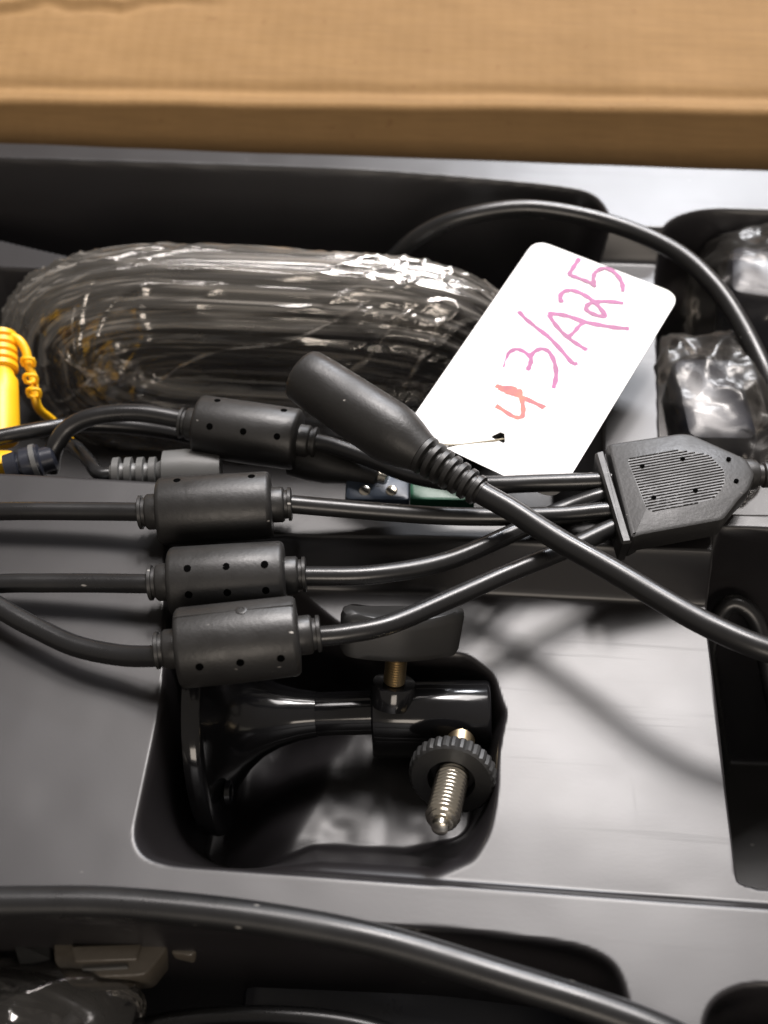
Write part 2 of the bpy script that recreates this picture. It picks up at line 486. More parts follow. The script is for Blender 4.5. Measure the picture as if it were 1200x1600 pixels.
me.polygons.add(len(quads)); me.polygons.foreach_set('loop_start', np.arange(0, quads.size, 4, dtype=np.int32))
me.update(calc_edges=True); me.shade_smooth(); me.materials.append(M['tray'])
tray = bpy.data.objects.new('plastic_tray', me); COL.objects.link(tray)
tag(tray, 'black vacuum-formed plastic tray with moulded compartments, filling the cardboard box', 'tray')

# ------------------------------------------------------------------ the wrapped coil of cable
def ring_path(u, cx, cy, a, b, z0, kz, e=3.6):
    c, s_ = math.cos(u), math.sin(u)
    x = a*math.copysign(abs(c)**(2/e), c); y = b*math.copysign(abs(s_)**(2/e), s_)
    return np.array([cx+x, cy+y, z0+kz*y])
BK = P(400, 492, -1.25); FT = P(420, 640, -3.9)
LX, RX = P(10, 520, -1.4)[0]+1.25, P(800, 520, -1.4)[0]-1.2
RCX, RCY = (LX+RX)/2, (BK[1]+FT[1])/2
RA, RB = (RX-LX)/2, (BK[1]-FT[1])/2
RZ, RK = (BK[2]+FT[2])/2, (BK[2]-FT[2])/(BK[1]-FT[1])
RB_R = 1.22
def frame(u):
    p = ring_path(u, RCX, RCY, RA, RB, RZ, RK)
    t = nrm(ring_path(u+.02, RCX, RCY, RA, RB, RZ, RK)-ring_path(u-.02, RCX, RCY, RA, RB, RZ, RK))
    n0 = np.array([0, -RK, 1.0]); n0 = nrm(n0-t*np.dot(n0, t))
    o0 = np.cross(t, n0); k = max(0, -math.cos(u))**2
    return p-o0*(k*.8+.12), n0*1.1, o0*(1.48+.50*k)
coil = thing('cable_coil', (RCX, RCY, -3.9), 'long bundle of black cable wound in loops and wrapped in shiny clear film', 'cable coil')
turns, per = 36, 84
pts = []
for i in range(turns*per+1):
    f = i/per; u = 2*math.pi*f
    p, n0, b0 = frame(u)
    k = int(f); fr = f-k
    ang = (k+fr)*(2*math.pi/24.0)*1.0+.04*math.sin(u*2+k)
    layer = 1.0 if k < 24 else .72
    rr = (RB_R-.17)*layer+.025*math.sin(k*5.1+u*3)
    pts.append(p+(n0*math.sin(ang)+b0*math.cos(ang))*rr)
MB().tube(pts, .165, 8).build('cable', M['pvc'], coil)
for k in range(7):                                      # slack inner turns seen through the opening
    MB().tube([np.array([RCX+.9+(2.6-.13*(k % 3))*math.cos(a)+.1*math.sin(3*a+k), RCY+.1+(.62-.14*(k % 4))*math.sin(a), -1.9-.22*k+.12*math.sin(2*a+k*2)]) for a in np.linspace(0, 2*math.pi, 49)[:-1]], .165, 8, closed=True).build('inner_turn', M['pvc'], coil)
# film follows the strands, stretched in folds across them
fm = MB(); nu, nv = 300, 168
vv = []; uvs = []
for i in range(nu):
    u = 2*math.pi*i/nu; p, n0, b0 = frame(u)
    for j in range(nv):
        a = 2*math.pi*j/nv
        uvs.append((i/nu, j/nv))
        q = mnoise.noise(Vector((u*1.6, math.cos(a)*2.2, math.sin(a)*2.2)))
        q2 = mnoise.noise(Vector((u*3+a*1.5, math.cos(a)*7, math.sin(a)*7)))
        q3 = 1-abs(mnoise.noise(Vector((u*5-a*2.2, math.cos(a)*2, math.sin(a)*2))))*2
        r = RB_R+.05+.032*math.cos(24*a-u)*(.6+.8*q)+.025*q+.01*q2+.06*max(0, q3)**5
        vv.append(p+(n0*math.sin(a)+b0*math.cos(a))*r)
fm.add(vv, [(i*nv+j, ((i+1) % nu)*nv+j, ((i+1) % nu)*nv+(j+1) % nv, i*nv+(j+1) % nv) for i in range(nu) for j in range(nv)])
fo = fm.build('wrapping_film', M['wrap'], coil, angle=180)
def film_pt(u, a, r):
    p, n0, b0 = frame(u); return p+(n0*math.sin(a)+b0*math.cos(a))*r
for (ua, aa, ub, ab, wdt) in ((1.25, .9, 1.95, 2.5, .11), (1.0, .9, 1.5, 2.6, .13), (2.35, 1.0, 2.75, 2.2, .08), (.75, .9, .95, 2.3, .09)):
    fr_ = MB(); q = []
    for i in range(61):
        f = i/60; u = ua+(ub-ua)*f; a = aa+(ab-aa)*f
        for sg in (-1, 0, 1):
            q.append(film_pt(u+sg*wdt*.22*(1+.5*math.sin(f*14)), a+sg*wdt*.5, RB_R+.10+.03*math.cos(24*a-u)+(.035 if sg == 0 else 0)))
    fr_.add(q, [(i*3+k, i*3+k+1, i*3+k+4, i*3+k+3) for i in range(60) for k in range(2)]).build('film_fold', M['fold'], coil, fo, angle=180)
at_ = fo.data.attributes.new('wrap', 'FLOAT_VECTOR', 'POINT')   # position along the skein and round it, for the lengthwise streaks
at_.data.foreach_set('vector', np.array([(a*34, math.cos(b*2*math.pi)*1.3, math.sin(b*2*math.pi)*1.3) for a, b in uvs], np.float32).ravel())

# ------------------------------------------------------------------ loose cables
def cable(name, px, r, label, n=10):
    pts = spline([P(*q) for q in px], n)
    o = MB().tube(pts, r, 16).build(name, M['pvc'], origin=pts[len(pts)//2])
    return tag(o, label, 'cable')
cable('loose_cable', [(560, 470, -2.6), (610, 410, -1.2), (660, 366, -.2), (730, 338, .35), (830, 326, .5), (950, 348, .35), (1050, 390, .2), (1115, 445, .05), (1165, 520, -.2), (1205, 610, -.5), (1230, 720, -1.5)], .235, 'dark cable arching over the tray rim behind the white tag')
cable('loose_cable', [(-700, 1560, .3), (-400, 1490, .35), (-160, 1430, .45), (-60, 1414, .45), (60, 1410, .45), (200, 1413, .45), (400, 1434, .45), (600, 1472, .45), (800, 1532, .4), (950, 1580, .35), (1060, 1625, .3), (1200, 1700, .1)], .265, 'thick black cable sweeping along the front compartment at the bottom')
cable('loose_cable', [(1130, 1200, -8), (1112, 1080, -5), (1105, 1010, -3.0), (1128, 955, -2.1), (1150, 943, -1.9), (1178, 965, -2.1), (1195, 1020, -2.8), (1215, 1120, -4), (1240, 1220, -8)], .2, 'short loop of dark cable down in the right compartment')

# ------------------------------------------------------------------ four-way splitter lead
spl = thing('splitter_cable', P(1050, 770, .1), 'black four-way splitter lead with flat moulded junction and thick barrel chokes', 'splitter cable')
ZT, ZB = .85, .12
top = [(948, 692), (1062, 675), (1080, 676), (1168, 715), (1182, 740), (1172, 765), (1158, 778), (1132, 812), (1000, 836), (986, 842)]
tp = np.array([P(a, b, ZT)[:2] for a, b in top])
tp = np.array(round_poly(tp, .12, 3))
def ringz(pl, z): return [np.array([q[0], q[1], z]) for q in pl]
hb = MB().loft([ringz(offset_poly(tp, .16), ZB), ringz(offset_poly(tp, .05), ZB+.12), ringz(tp, ZT-.28), ringz(offset_poly(tp, .0), ZT-.10), ringz(offset_poly(tp, .03), ZT-.03), ringz(offset_poly(tp, .10), ZT)])
hous = hb.build('junction_housing', M['mould'], spl, angle=30)
# end ribs on the side where the four leads come out
for (a, b, c, d, zz) in (((930, 706), (944, 702), (988, 846), (972, 848), .80),):
    q = round_poly([P(*k, zz)[:2] for k in (a, b, c, d)], .05, 3)
    MB().loft([ringz(offset_poly(q, .03), ZB), ringz(q, zz-.06), ringz(offset_poly(q, .04), zz)]).build('end_rib', M['mould'], spl, angle=30)
q = round_poly([P(*k, .62)[:2] for k in ((940, 712), (958, 706), (1000, 842), (985, 850))], .03, 2)
MB().loft([ringz(q, ZB+.05), ringz(q, .62)]).build('end_web', M['mould'], spl, angle=30)
# textured grip panel: rows of fine ridges, recessed frame round it
pan = [(979, 717), (1055, 702.5), (1107, 710), (1132, 735), (1132, 757), (1115, 780), (1025, 801), (1010, 796)]
pp = round_poly([P(a, b, ZT)[:2] for a, b in pan], .12, 3)
gp = MB().loft([ringz(pp, ZT-.02), ringz(pp, ZT+.004)]).build('grip_panel', M['mould'], spl, hous)
rd = MB(); pc = np.mean(pp, 0); pa = np.array(pp)
ux = nrm(P(1120, 748, ZT)-P(990, 765, ZT)); uy = np.array([-ux[1], ux[0], 0])
def inside(pt):
    c = False
    for i in range(len(pa)):
        a, b = pa[i-1], pa[i]
        if (a[1] > pt[1]) != (b[1] > pt[1]) and pt[0] < (b[0]-a[0])*(pt[1]-a[1])/(b[1]-a[1])+a[0]: c = not c
    return c
for k in range(-20, 21):
    y = k*.072; run = []
    for i in range(-60, 61):
        x = i*.022
        pt = np.array([pc[0], pc[1], 0])+ux*x+uy*(y+.06*x)
        if inside(pt): run.append(pt+np.array([0, 0, ZT+.004]))
        elif len(run) > 5: rd.tube(run, .018, 6); run = []
        else: run = []
    if len(run) > 5: rd.tube(run, .018, 6)
tag(rd.build('grip_ridges', M['mould'], spl, hous, angle=60), kind='stuff')
for (x, y) in ((1003, 730), (1066, 718.5), (1086, 768), (1021, 779), (1138, 719), (1150, 753)):
    MB().lathe(P(x, y, ZT-.02), (0, 0, 1), [(0, .05), (.052, .05), (.056, .042)], 12).build('dimple_shade', M['hole'], spl, hous)  # black disc on the surface, shade of a dimple painted in
# neck and trunk lead to the right
nk0 = P(1172, 742, .46); nk1 = P(1205, 742, .46)
MB().lathe(nk0-nrm(nk1-nk0)*.2, nk1-nk0, [(0, .34), (.2, .34), (.32, .31), (.36, .24), (.44, .24), (.48, .28), (.58, .28), (.62, .22), (.75, .21)], 24).build('neck', M['mould'], spl)
MB().tube(spline([P(1185, 742, .46), P(1230, 744, .45), P(1290, 752, .4), P(1360, 790, .3), P(1440, 835, .25), P(1600, 850, .22), P(1800, 850, .22)], 8), .2, 14).build('trunk_cable', M['pvc'], spl)
CR = .195
runs = {
 'a': ([(955, 750, .5), (930, 752, .48), (840, 755, .42), (745, 757, .34), (650, 744, .1), (575, 716, .0), (520, 697, .0), (490, 690, .0)], 0),
 'b': ([(965, 798, .5), (940, 799, .5), (860, 806, .46), (720, 807, .42), (600, 800, .5), (455, 788, .72)], 0),
 'c': ([(965, 770, .42), (930, 778, .4), (870, 800, .30), (790, 838, .40), (690, 879, .55), (580, 898, .68), (470, 900, .74)], 0),
 'd': ([(980, 818, .5), (950, 828, .5), (890, 856, .52), (800, 893, .6), (700, 937, .72), (610, 975, .88), (540, 990, .94), (487, 995, .95)], 0),
}
for k, (px, _) in runs.items():
    MB().tube(spline([P(*q) for q in px], 10), CR, 16).build('branch_cable', M['pvc'], spl)
def choke(p0, p1, r, holes=True, seam=False, rc=.37):
    """barrel from p0 to p1 with a stepped collar at both ends"""
    p0, p1 = np.array(p0), np.array(p1); L = np.linalg.norm(p1-p0); A = nrm(p1-p0)
    pr = [(0, r*.55), (.02, r-.07), (.06, r-.02), (.12, r), (L*.5, r*1.01), (L-.12, r), (L-.06, r-.02), (L-.02, r-.07), (L, r*.55)]
    b = MB().lathe(p0, A, pr, 48, lambda t, a, q: q+.006*math.sin(a*3+t*2)).build('barrel_choke', M['mould'], spl, angle=35)
    for (o, sgn) in ((p0, -1), (p1, 1)):
        MB().lathe(o-A*sgn*.06, A*sgn, [(0, rc), (.26, rc), (.30, rc-.03), (.31, rc-.07), (.37, rc-.07), (.38, rc-.02), (.44, rc-.02), (.46, rc-.06)], 28).build('collar', M['mould'], spl, b)
        # moulding tab on the collar
        nrm_s = nrm(np.array([0, .35, 1])-A*np.dot(A, np.array([0, .35, 1])))
    if holes:
        for ra in (holes if isinstance(holes, (list, tuple)) else (40,)):
            d = nrm(np.array([0, math.sin(math.radians(ra)), math.cos(math.radians(ra))])); d = nrm(d-A*np.dot(d, A))
            for f in (.20, .52, .84):
                MB().lathe(p0+A*L*f+d*(r-.03), d, [(0, .075), (.034, .075), (.037, .06)], 12).build('dimple_shade', M['hole'], spl, b)  # flat dark disc in place of a recessed, shaded dimple
    if seam:
        d = nrm(np.array([0, .30, 1])); d = nrm(d-A*np.dot(d, A))
        MB().tube([p0+A*(.05+i*(L-.1)/8)+d*(r+.004) for i in range(9)], .012, 6).build('seam', M['mould'], spl, b)
        MB().lathe(p0+A*L*.56+d*(r-.03), d, [(0, .11), (.045, .11), (.055, .09), (.055, .06), (.045, .055), (.045, .01)], 16).build('gate_mark', M['mould'], spl, b)
    return b
choke(P(247, 799, .72), P(426, 789, .72), .70, (22, 62))
choke(P(264, 909, .74), P(447, 899, .74), .68, (-15, -58))
choke(P(276, 1013, .95), P(468, 993, .95), .75, (-62,), True)
choke(P(308, 664, .05), P(468, 688, .0), .70, (-40, 20))
MB().tube(spline([P(247, 800, .72), P(225, 800, .70), P(140, 799, .62), P(0, 799, .55), P(-150, 806, .4), P(-380, 830, .25), P(-640, 800, .22)], 8), CR, 16).build('branch_cable', M['pvc'], spl)
MB().tube(spline([P(262, 910, .74), P(238, 912, .72), P(150, 911, .62), P(70, 911, .55), P(0, 912, .5), P(-150, 922, .35), P(-380, 940, .25), P(-640, 905, .22)], 8), CR, 16).build('branch_cable', M['pvc'], spl)
MB().tube(spline([P(272, 1023, .95), P(248, 1025, .9), P(190, 1024, .66), P(120, 1010, .58), P(60, 983, .58), P(0, 950, .6), P(-110, 880, .55), P(-230, 800, .9), P(-330, 700, .3), P(-380, 600, -1.5), P(-400, 540, -3)], 10), CR+.01, 16).build('branch_cable', M['pvc'], spl)
MB().tube(spline([P(312, 660, .05), P(285, 656, .05), (P(215, 645, .15)), P(150, 650, .1), P(108, 668, -.1), P(85, 700, -.4), P(78, 735, -.9)], 10), .21, 16).build('branch_cable', M['pvc'], spl)

# ------------------------------------------------------------------ round plug on its lead, lying over everything
plug = thing('power_plug_lead', P(620, 690, .2), 'black power lead with a long round socket end and ribbed strain relief, lying on top', 'power lead')
q0, q1 = P(470, 583, 1.75), P(752, 770, 1.25)
PA = nrm(q1-q0); PL = np.linalg.norm(q1-q0)
u0 = .50*PL
MB().lathe(q0, PA, [(0, .30), (.01, .50), (.05, .565), (.13, .60), (.5, .625), (u0-.3, .655), (u0, .66), (u0+.25, .63), (u0+.55, .54), (u0+.80, .45), (u0+.9, .42), (u0+.9, .30)], 48).build('barrel', M['mould'], plug, angle=35)
MB().lathe(q0-PA*.004, -PA, [(0, .27), (.004, .27)], 24).build('socket_hole_shade', M['hole'], plug)  # black disc painted as the shade of the socket opening
us = u0+.86; LR = PL-us; nr = 7
core = MB().lathe(q0+PA*us, PA, [(0, .28), (LR, .25)], 24).build('relief_core', M['mould'], plug)
for i in range(nr):
    t0 = us+LR*i/nr+.03; rr = .42-.02*i*.8; wdt = LR/nr*.62
    MB().lathe(q0+PA*t0, PA, [(0, rr-.04), (.02, rr), (wdt-.02, rr), (wdt, rr-.04)], 28).build('relief_rib', M['mould'], plug)
MB().tube(spline([q0+PA*(PL-.6), q1, P(800, 797, 1.18), P(870, 842, 1.12), P(960, 893, 1.15), P(1060, 952, 1.25), P(1130, 988, 1.3), P(1200, 1016, 1.3), P(1290, 1040, 1.2), P(1400, 1045, .8), P(1520, 1010, -.4), P(1600, 950, -2.4), P(1620, 940, -5)], 10), .235, 18).build('cable', M['pvc'], plug)

# ------------------------------------------------------------------ white tag with its writing
TZ = [(836, 376, .95), (1062, 463, .75), (868, 782, .25), (636, 668, .35)]
tc = [P(*q) for q in TZ]
TO = tc[3]
# least-squares plane through the corners
cen = sum(tc)/4
_, _, vt = np.linalg.svd(np.array(tc)-cen)
tn = vt[2] if vt[2][2] > 0 else -vt[2]
def on_tag(px, py, up_=0.0):
    d = FW + RT*(px-600)/F_PX - UP*(py-800)/F_PX
    return CAM + d*(np.dot(cen-CAM, tn)/np.dot(d, tn)) + tn*up_
tg = thing('paper_tag', on_tag(870, 770, -.02), 'white rounded tag with handwritten magenta number 43/A25, tied with thread', 'tag')
tx = nrm(on_tag(1062, 463)-on_tag(836, 376)); ty = np.cross(tn, tx)
out2 = [on_tag(*q) for q in ((836, 376), (1062, 463), (868, 784), (632, 672))]
o2 = [np.array([np.dot(p-cen, tx), np.dot(p-cen, ty)]) for p in out2]
o2 = round_poly(o2, .42, 8)
hole_c = on_tag(780, 686); hc = np.array([np.dot(hole_c-cen, tx), np.dot(hole_c-cen, ty)])
def bend(x, y): return .012*y*y*.3-.015*x*x*.3
def tpt(x, y, z): return cen+tx*x+ty*y+tn*(z+bend(x, y))
import bmesh
def tag_mesh():
    n = len(o2); hn = 16; R = .165
    # outline and hole bridged by a fan of rings from the hole outwards
    ang_o = sorted([(math.atan2(p[1]-hc[1], p[0]-hc[0]), p) for p in o2], key=lambda q: q[0])
    ring_o = [p for _, p in ang_o]; an = [a for a, _ in ang_o]
    rings = []
    for f in (0, .03, .12, .3, .5, .7, .85, .95, 1):
        r_ = []
        for a, p in zip(an, ring_o):
            hp = hc+np.array([math.cos(a), math.sin(a)])*R
            r_.append(hp*(1-f)+p*f)
        rings.append(r_)
    m = MB(); n = len(ring_o); vv = []; ff = []
    th_ = .022
    lay = [(rings[k], th_) for k in range(len(rings))]+[(rings[k], 0) for k in range(len(rings)-1, -1, -1)]
    for r_, z in lay:
        for p in r_: vv.append(tpt(p[0], p[1], z))
    K = len(lay)
    for i in range(K):
        j = (i+1) % K
        for k in range(n):
            l = (k+1) % n
            ff.append((i*n+k, j*n+k, j*n+l, i*n+l))
    return m.add(vv, ff)
tm = tag_mesh().build('card', M['paper'], tg, angle=50)
def z5(x, y): return 740+x/3.75, 370+y/3.75
strokes = [
 ([(50, 935), (100, 975), (170, 1020), (225, 1055), (262, 1065), (285, 1055), (290, 1020), (285, 975), (275, 930), (268, 895)], 'ink2', 1),
 ([(118, 886), (190, 910), (270, 940), (350, 975), (420, 1010), (488, 1052)], 'ink2', 1.1),
 ([(120, 884), (180, 892), (255, 900)], 'ink2', 1.5),
 ([(180, 905), (262, 912)], 'ink2', 1.8),
 ([(165, 768), (178, 725), (205, 685), (245, 663), (285, 672), (330, 705), (335, 735), (325, 765), (315, 788)], 'ink', 1),
 ([(330, 705), (360, 675), (400, 660), (440, 678), (468, 725), (482, 785), (480, 840), (466, 892)], 'ink', 1),
 ([(262, 438), (300, 480), (360, 530), (440, 592), (510, 665), (570, 735), (588, 747), (610, 745)], 'ink', 1),
 ([(440, 458), (465, 500), (510, 555), (560, 600), (610, 635), (665, 668)], 'ink', 1),
 ([(434, 455), (490, 458), (560, 472), (650, 503), (740, 522), (830, 537), (912, 543)], 'ink', 1.15),
 ([(555, 592), (590, 560), (620, 525), (650, 503)], 'ink', .9),
 ([(516, 392), (506, 360), (522, 332), (560, 320), (610, 330), (660, 355), (705, 388), (745, 430), (770, 468), (730, 468), (680, 448), (658, 428), (668, 405), (710, 388), (790, 386), (878, 396)], 'ink', 1.05),
 ([(618, 135), (595, 170), (572, 205), (562, 230), (600, 245), (660, 268), (695, 285), (714, 302)], 'ink', 1),
 ([(705, 285), (700, 250), (715, 215), (760, 195), (810, 210), (850, 248), (870, 290), (872, 330)], 'ink', 1),
]
for (pl_, mk, wf) in strokes:
    p2 = []
    for (a, b) in pl_:
        q = on_tag(*z5(a, b)); p2.append(np.array([np.dot(q-cen, tx), np.dot(q-cen, ty), 0]))
    p2 = spline(p2, 6); m = MB(); L_, R_ = [], []
    for i, p in enumerate(p2):
        t = nrm(p2[min(i+1, len(p2)-1)]-p2[max(i-1, 0)]); nn = np.array([-t[1], t[0], 0])
        hw = .058*wf*(1+.15*math.sin(i*.9))*(0.75 if i in (0, len(p2)-1) else 1)
        L_.append(p+nn*hw); R_.append(p-nn*hw)
    zz = .0235+.0006*strokes.index((pl_, mk, wf))
    vv = [tpt(p[0], p[1], zz) for p in L_]+[tpt(p[0], p[1], zz) for p in R_]; n = len(L_)
    m.add(vv, [(i, n+i, n+i+1, i+1) for i in range(n-1)]).build('ink_stroke', M[mk], tg, tm, smooth=False)
MB().tube(spline([on_tag(792, 684, -.1), on_tag(786, 686, .0), on_tag(776, 690, .06), on_tag(750, 693, .05), on_tag(715, 697, .05), on_tag(690, 699, .12), on_tag(672, 690, .1), on_tag(655, 700, -.1)], 6), .02, 6).build('thread', M['string'], tg)

# ------------------------------------------------------------------ camera bracket in its pocket
bz = -1.8
b0 = P(338, 1112, -2.2); b1 = P(775, 1113, bz)
BA = nrm((b1-b0)); BL = np.linalg.norm(b1-b0)
br = thing('camera_bracket', b0+np.array([2, 0, -2.5]), 'glossy black camera mounting bracket with round foot, clamp and threaded stud, in its pocket', 'bracket')
def at(px):                                            # distance along the stem seen at a pixel column
    best = min(np.linspace(-1, BL+1, 300), key=lambda t: abs(proj(b0+BA*t)[0]-px)); return best
def proj(p):
    d = np.asarray(p)-CAM; return 600+F_PX*(d@RT)/(d@FW), 800-F_PX*(d@UP)/(d@FW)
FR = 2.38
t1, t2, t3 = at(440), at(582), at(768)
FC = b0+np.array([0, -.12, -.05])
FA = nrm(b0+BA*t2-FC)
MB().lathe(FC-FA*.15, FA, [(0, .4), (0, FR-.06), (.03, FR-.01), (.08, FR), (.28, FR), (.34, FR-.03), (.38, FR-.10), (.40, FR-.22), (.46, 1.85), (.60, 1.45), (.85, 1.1), (1.15, .84), (1.5, .66), (1.9, .54), (2.3, .47), (2.35, .2)], 72).build('foot', M['gloss'], br, angle=35)
for a in (205, 325, 85):
    ref = nrm(np.array([0, 0, 1.0])-FA*FA[2]); sd = np.cross(FA, ref)
    d = ref*math.cos(math.radians(a))+sd*math.sin(math.radians(a))
    MB().lathe(FC+d*1.75+FA*.42, FA, [(0, .24), (.10, .24), (.10, .17), (.02, .16), (.02, .01)], 20).build('screw_hole', M['gloss'], br)
MB().tube([FC+FA*1.6, b0+BA*(t2+.2)], .455, 36).build('stem', M['gloss'], br, angle=35)
cl = MB().lathe(b0, BA, [(t2, .40), (t2+.01, .60), (t2+.05, .64), (t2+.3, .655), (t3-.08, .655), (t3-.03, .62), (t3, .56), (t3, .2), (t3-.12, .2), (t3-.12, .01)], 48).build('clamp_tube', M['gloss'], br, angle=35)
cb = b0+BA*((t2+t3)/2)
# squared lower half of the clamp
MB().rbox(b0+BA*(t2+.62)+np.array([0, -.12, -.45]), BA, (0, 1, .1), (0, -.1, 1), .60, .50, .55, .1).build('clamp_block', M['gloss'], br, cl)
# boss, bolt and wing knob on top
kb = P(615, 1074, bz+.55)
kd = nrm(np.array([.05, .55, .83]))
MB().lathe(kb-kd*.35, kd, [(0, .46), (.42, .46), (.47, .43), (.47, .2)], 32).build('boss', M['gloss'], br, cl)
bolt_prof = [(0, .19)]
for i in range(14): bolt_prof += [(.03+i*.055, .19), (.055+i*.055, .225)]
MB().lathe(kb, kd, bolt_prof+[(.85, .19)], 24).build('bolt', M['brass'], br)
kc = kb+kd*1.15
kx = nrm(P(715, 915, .3)-P(535, 1025, -.6)); kx = nrm(kx-kd*np.dot(kx, kd)); ky = np.cross(kd, kx)
wing = []
for (x, y) in ((-1.20, -.02), (-1.12, -.28), (-.5, -.36), (0, -.42), (.5, -.36), (1.18, -.26), (1.28, .0), (1.18, .28), (.5, .34), (0, .46), (-.5, .34), (-1.1, .25)):
    wing.append((x, y))
wr = round_poly(wing, .2, 4)
def wring(sc, z, xb=1): return [kc+kx*p[0]*sc*xb+ky*p[1]*sc+kd*(z+.16*(p[0]/1.2)**2*(1 if z > 0 else .25)) for p in wr]
MB().loft([wring(.86, -.40), wring(.96, -.36), wring(1, -.25), wring(1.03, .30), wring(1.0, .42), wring(.9, .48)]).build('wing_knob', M['knobblack'], br, angle=40)
# ball joint neck, knurled nut and threaded stud towards the viewer
view = -nrm(P(700, 1205, bz)-CAM)
sa = nrm(view*math.cos(math.radians(37))+(-UP*.97-RT*.24)*math.sin(math.radians(37)))
nc = P(706, 1216, bz+.35)
nut = MB().lathe(nc-sa*.26, sa, [(0, .25), (0, .80), (.04, .86), (.22, .86), (.30, .84), (.34, .78), (.34, .47), (.10, .44), (.10, .2)], 96,
                 lambda t, a, r: r-(.035 if (r > .79 and int(a/(2*math.pi)*96+.5) % 3 == 0) else 0)).build('knurled_nut', M['knobblack'], br, angle=30)
MB().tube(spline([nc-sa*.2, nc-sa*.8, nc-sa*1.1+np.array([0, .3, .1]), cb+BA*.45], 6), .30, 20).build('joint_neck', M['brass'], br)
thr = [(-.25, .30)]
m = MB(); pts = []; npitch = 13; Lt = 1.36
prof_n = 24; vv = []; ff = []
rows = 150
refn = nrm(np.cross(sa, [0, 0, 1])); bn = np.cross(sa, refn)
for i in range(rows):
    t = Lt*i/(rows-1)
    for k in range(prof_n):
        a = 2*math.pi*k/prof_n
        ph = (t/Lt*npitch-a/(2*math.pi)) % 1
        r = .285+.05*(1-abs(2*ph-1))
        if t > Lt-.16: r *= 1-.32*((t-Lt+.16)/.16)
        vv.append(nc-sa*.1+sa*t+(refn*math.cos(a)+bn*math.sin(a))*r)
for i in range(rows-1):
    for k in range(prof_n):
        l = (k+1) % prof_n; ff.append((i*prof_n+k, i*prof_n+l, (i+1)*prof_n+l, (i+1)*prof_n+k))
ff.append(tuple((rows-1)*prof_n+k for k in range(prof_n)))
m.add(vv, ff).build('threaded_stud', M['steel'], br, angle=70)
MB().lathe(nc+sa*(Lt-.12), sa, [(0, .17), (.16, .16), (.20, .10)], 18).build('stud_tip', M['steel'], br)

# ------------------------------------------------------------------ odds and ends in the back compartment
yl = thing('yellow_network_cable', P(8, 690, -1.5), 'yellow network cable with ribbed boot at the left edge beside the coil', 'network cable')
yb0, yb1 = P(4, 520, -.3), P(2, 690, -.9)
ya = nrm(yb1-yb0); yL = np.linalg.norm(yb1-yb0)
pr = []
for i in range(5):
    t = yL*.02+yL*.36*i/5
    pr += [(t, .28), (t+.03, .36+.006*i), (t+yL*.048, .36+.006*i), (t+yL*.058, .28)]
pr += [(yL*.42, .30), (yL*.46, .38), (yL*.62, .40), (yL*.9, .43), (yL*.98, .42), (yL, .36)]
MB().lathe(yb0, ya, pr, 28).build('boot', M['yellow'], yl)
MB().tube(spline([yb0+ya*.1, P(8, 524, -.25), P(28, 530, -.25), P(40, 548, -.4), P(45, 572, -.6), P(52, 592, -.8), P(55, 620, -1.0), P(62, 640, -1.3), P(85, 660, -1.9), P(120, 700, -2.8)], 8), .11, 10).build('cable', M['yellow'], yl)
MB().rbox(P(0, 722, -.7), (1, 0, 0), (0, 1, 0), (0, 0, 1), .34, .22, .22, .09).build('plug_end', M['yellow'], yl)
tie = MB()
for (x, y, z) in ((48, 592, -.62), (53, 614, -.8), (44, 566, -.5)):
    c = P(x, y, z); tie.tube([c+np.array([math.cos(a)*.16, .03*math.sin(3*a), math.sin(a)*.16]) for a in np.linspace(0, 2*math.pi, 13)[:-1]], .05, 8, closed=True)
tie.build('tie', M['yellow'], yl)

dk = MB().tube(spline([P(-300, 720, -1.5), P(-80, 700, -.3), P(0, 683, -.35), P(70, 670, -.5), P(130, 663, -.8), P(220, 668, -.95), P(310, 684, -1.0), P(380, 700, -1.6)], 8), .19, 14).build('loose_cable', M['pvc'], origin=P(70, 670, -.5))
tag(dk, 'dark cable passing under the rear barrel choke, beside the yellow boot', 'cable')

gc = thing('grey_connector', P(250, 740, -1.0), 'light grey ribbed connector half hidden behind the barrel choke on the upper left cable', 'connector')
g0, g1 = P(172, 740, -.45), P(345, 738, -.55); ga = nrm(g1-g0); gl_ = np.linalg.norm(g1-g0)
pr = [(0, .18)]
for i in range(4): pr += [(.06+i*.27, .22), (.08+i*.27, .36), (.22+i*.27, .37), (.24+i*.27, .24)]
pr += [(1.16, .30), (1.2, .50), (1.7, .54), (gl_, .48), (gl_+.02, .2)]
MB().lathe(g0, ga, pr, 28).build('ribbed_body', M['grey'], gc)
MB().tube(spline([g0+ga*.1, g0-ga*.25, P(140, 722, -.6), P(120, 700, -.9), P(100, 690, -1.6)], 8), .16, 12).build('cable', M['pvc'], gc)

bc = thing('black_connector', P(60, 720, -1.2), 'dark screw connector with pale ring beside the yellow boot at the left edge', 'connector')
c0, c1 = P(10, 735, -.6), P(95, 712, -.5); ca = nrm(c1-c0)
MB().lathe(c0, ca, [(0, .2), (.02, .36), (.3, .38), (.32, .30), (.38, .30), (.40, .40), (.8, .40), (.84, .3), (1.1, .28), (1.15, .2)], 28).build('body', M['adapter'], bc)
MB().lathe(c0+ca*.62, ca, [(0, .3), (.01, .43), (.12, .43), (.13, .3)], 28).build('ring', M['grey'], bc)

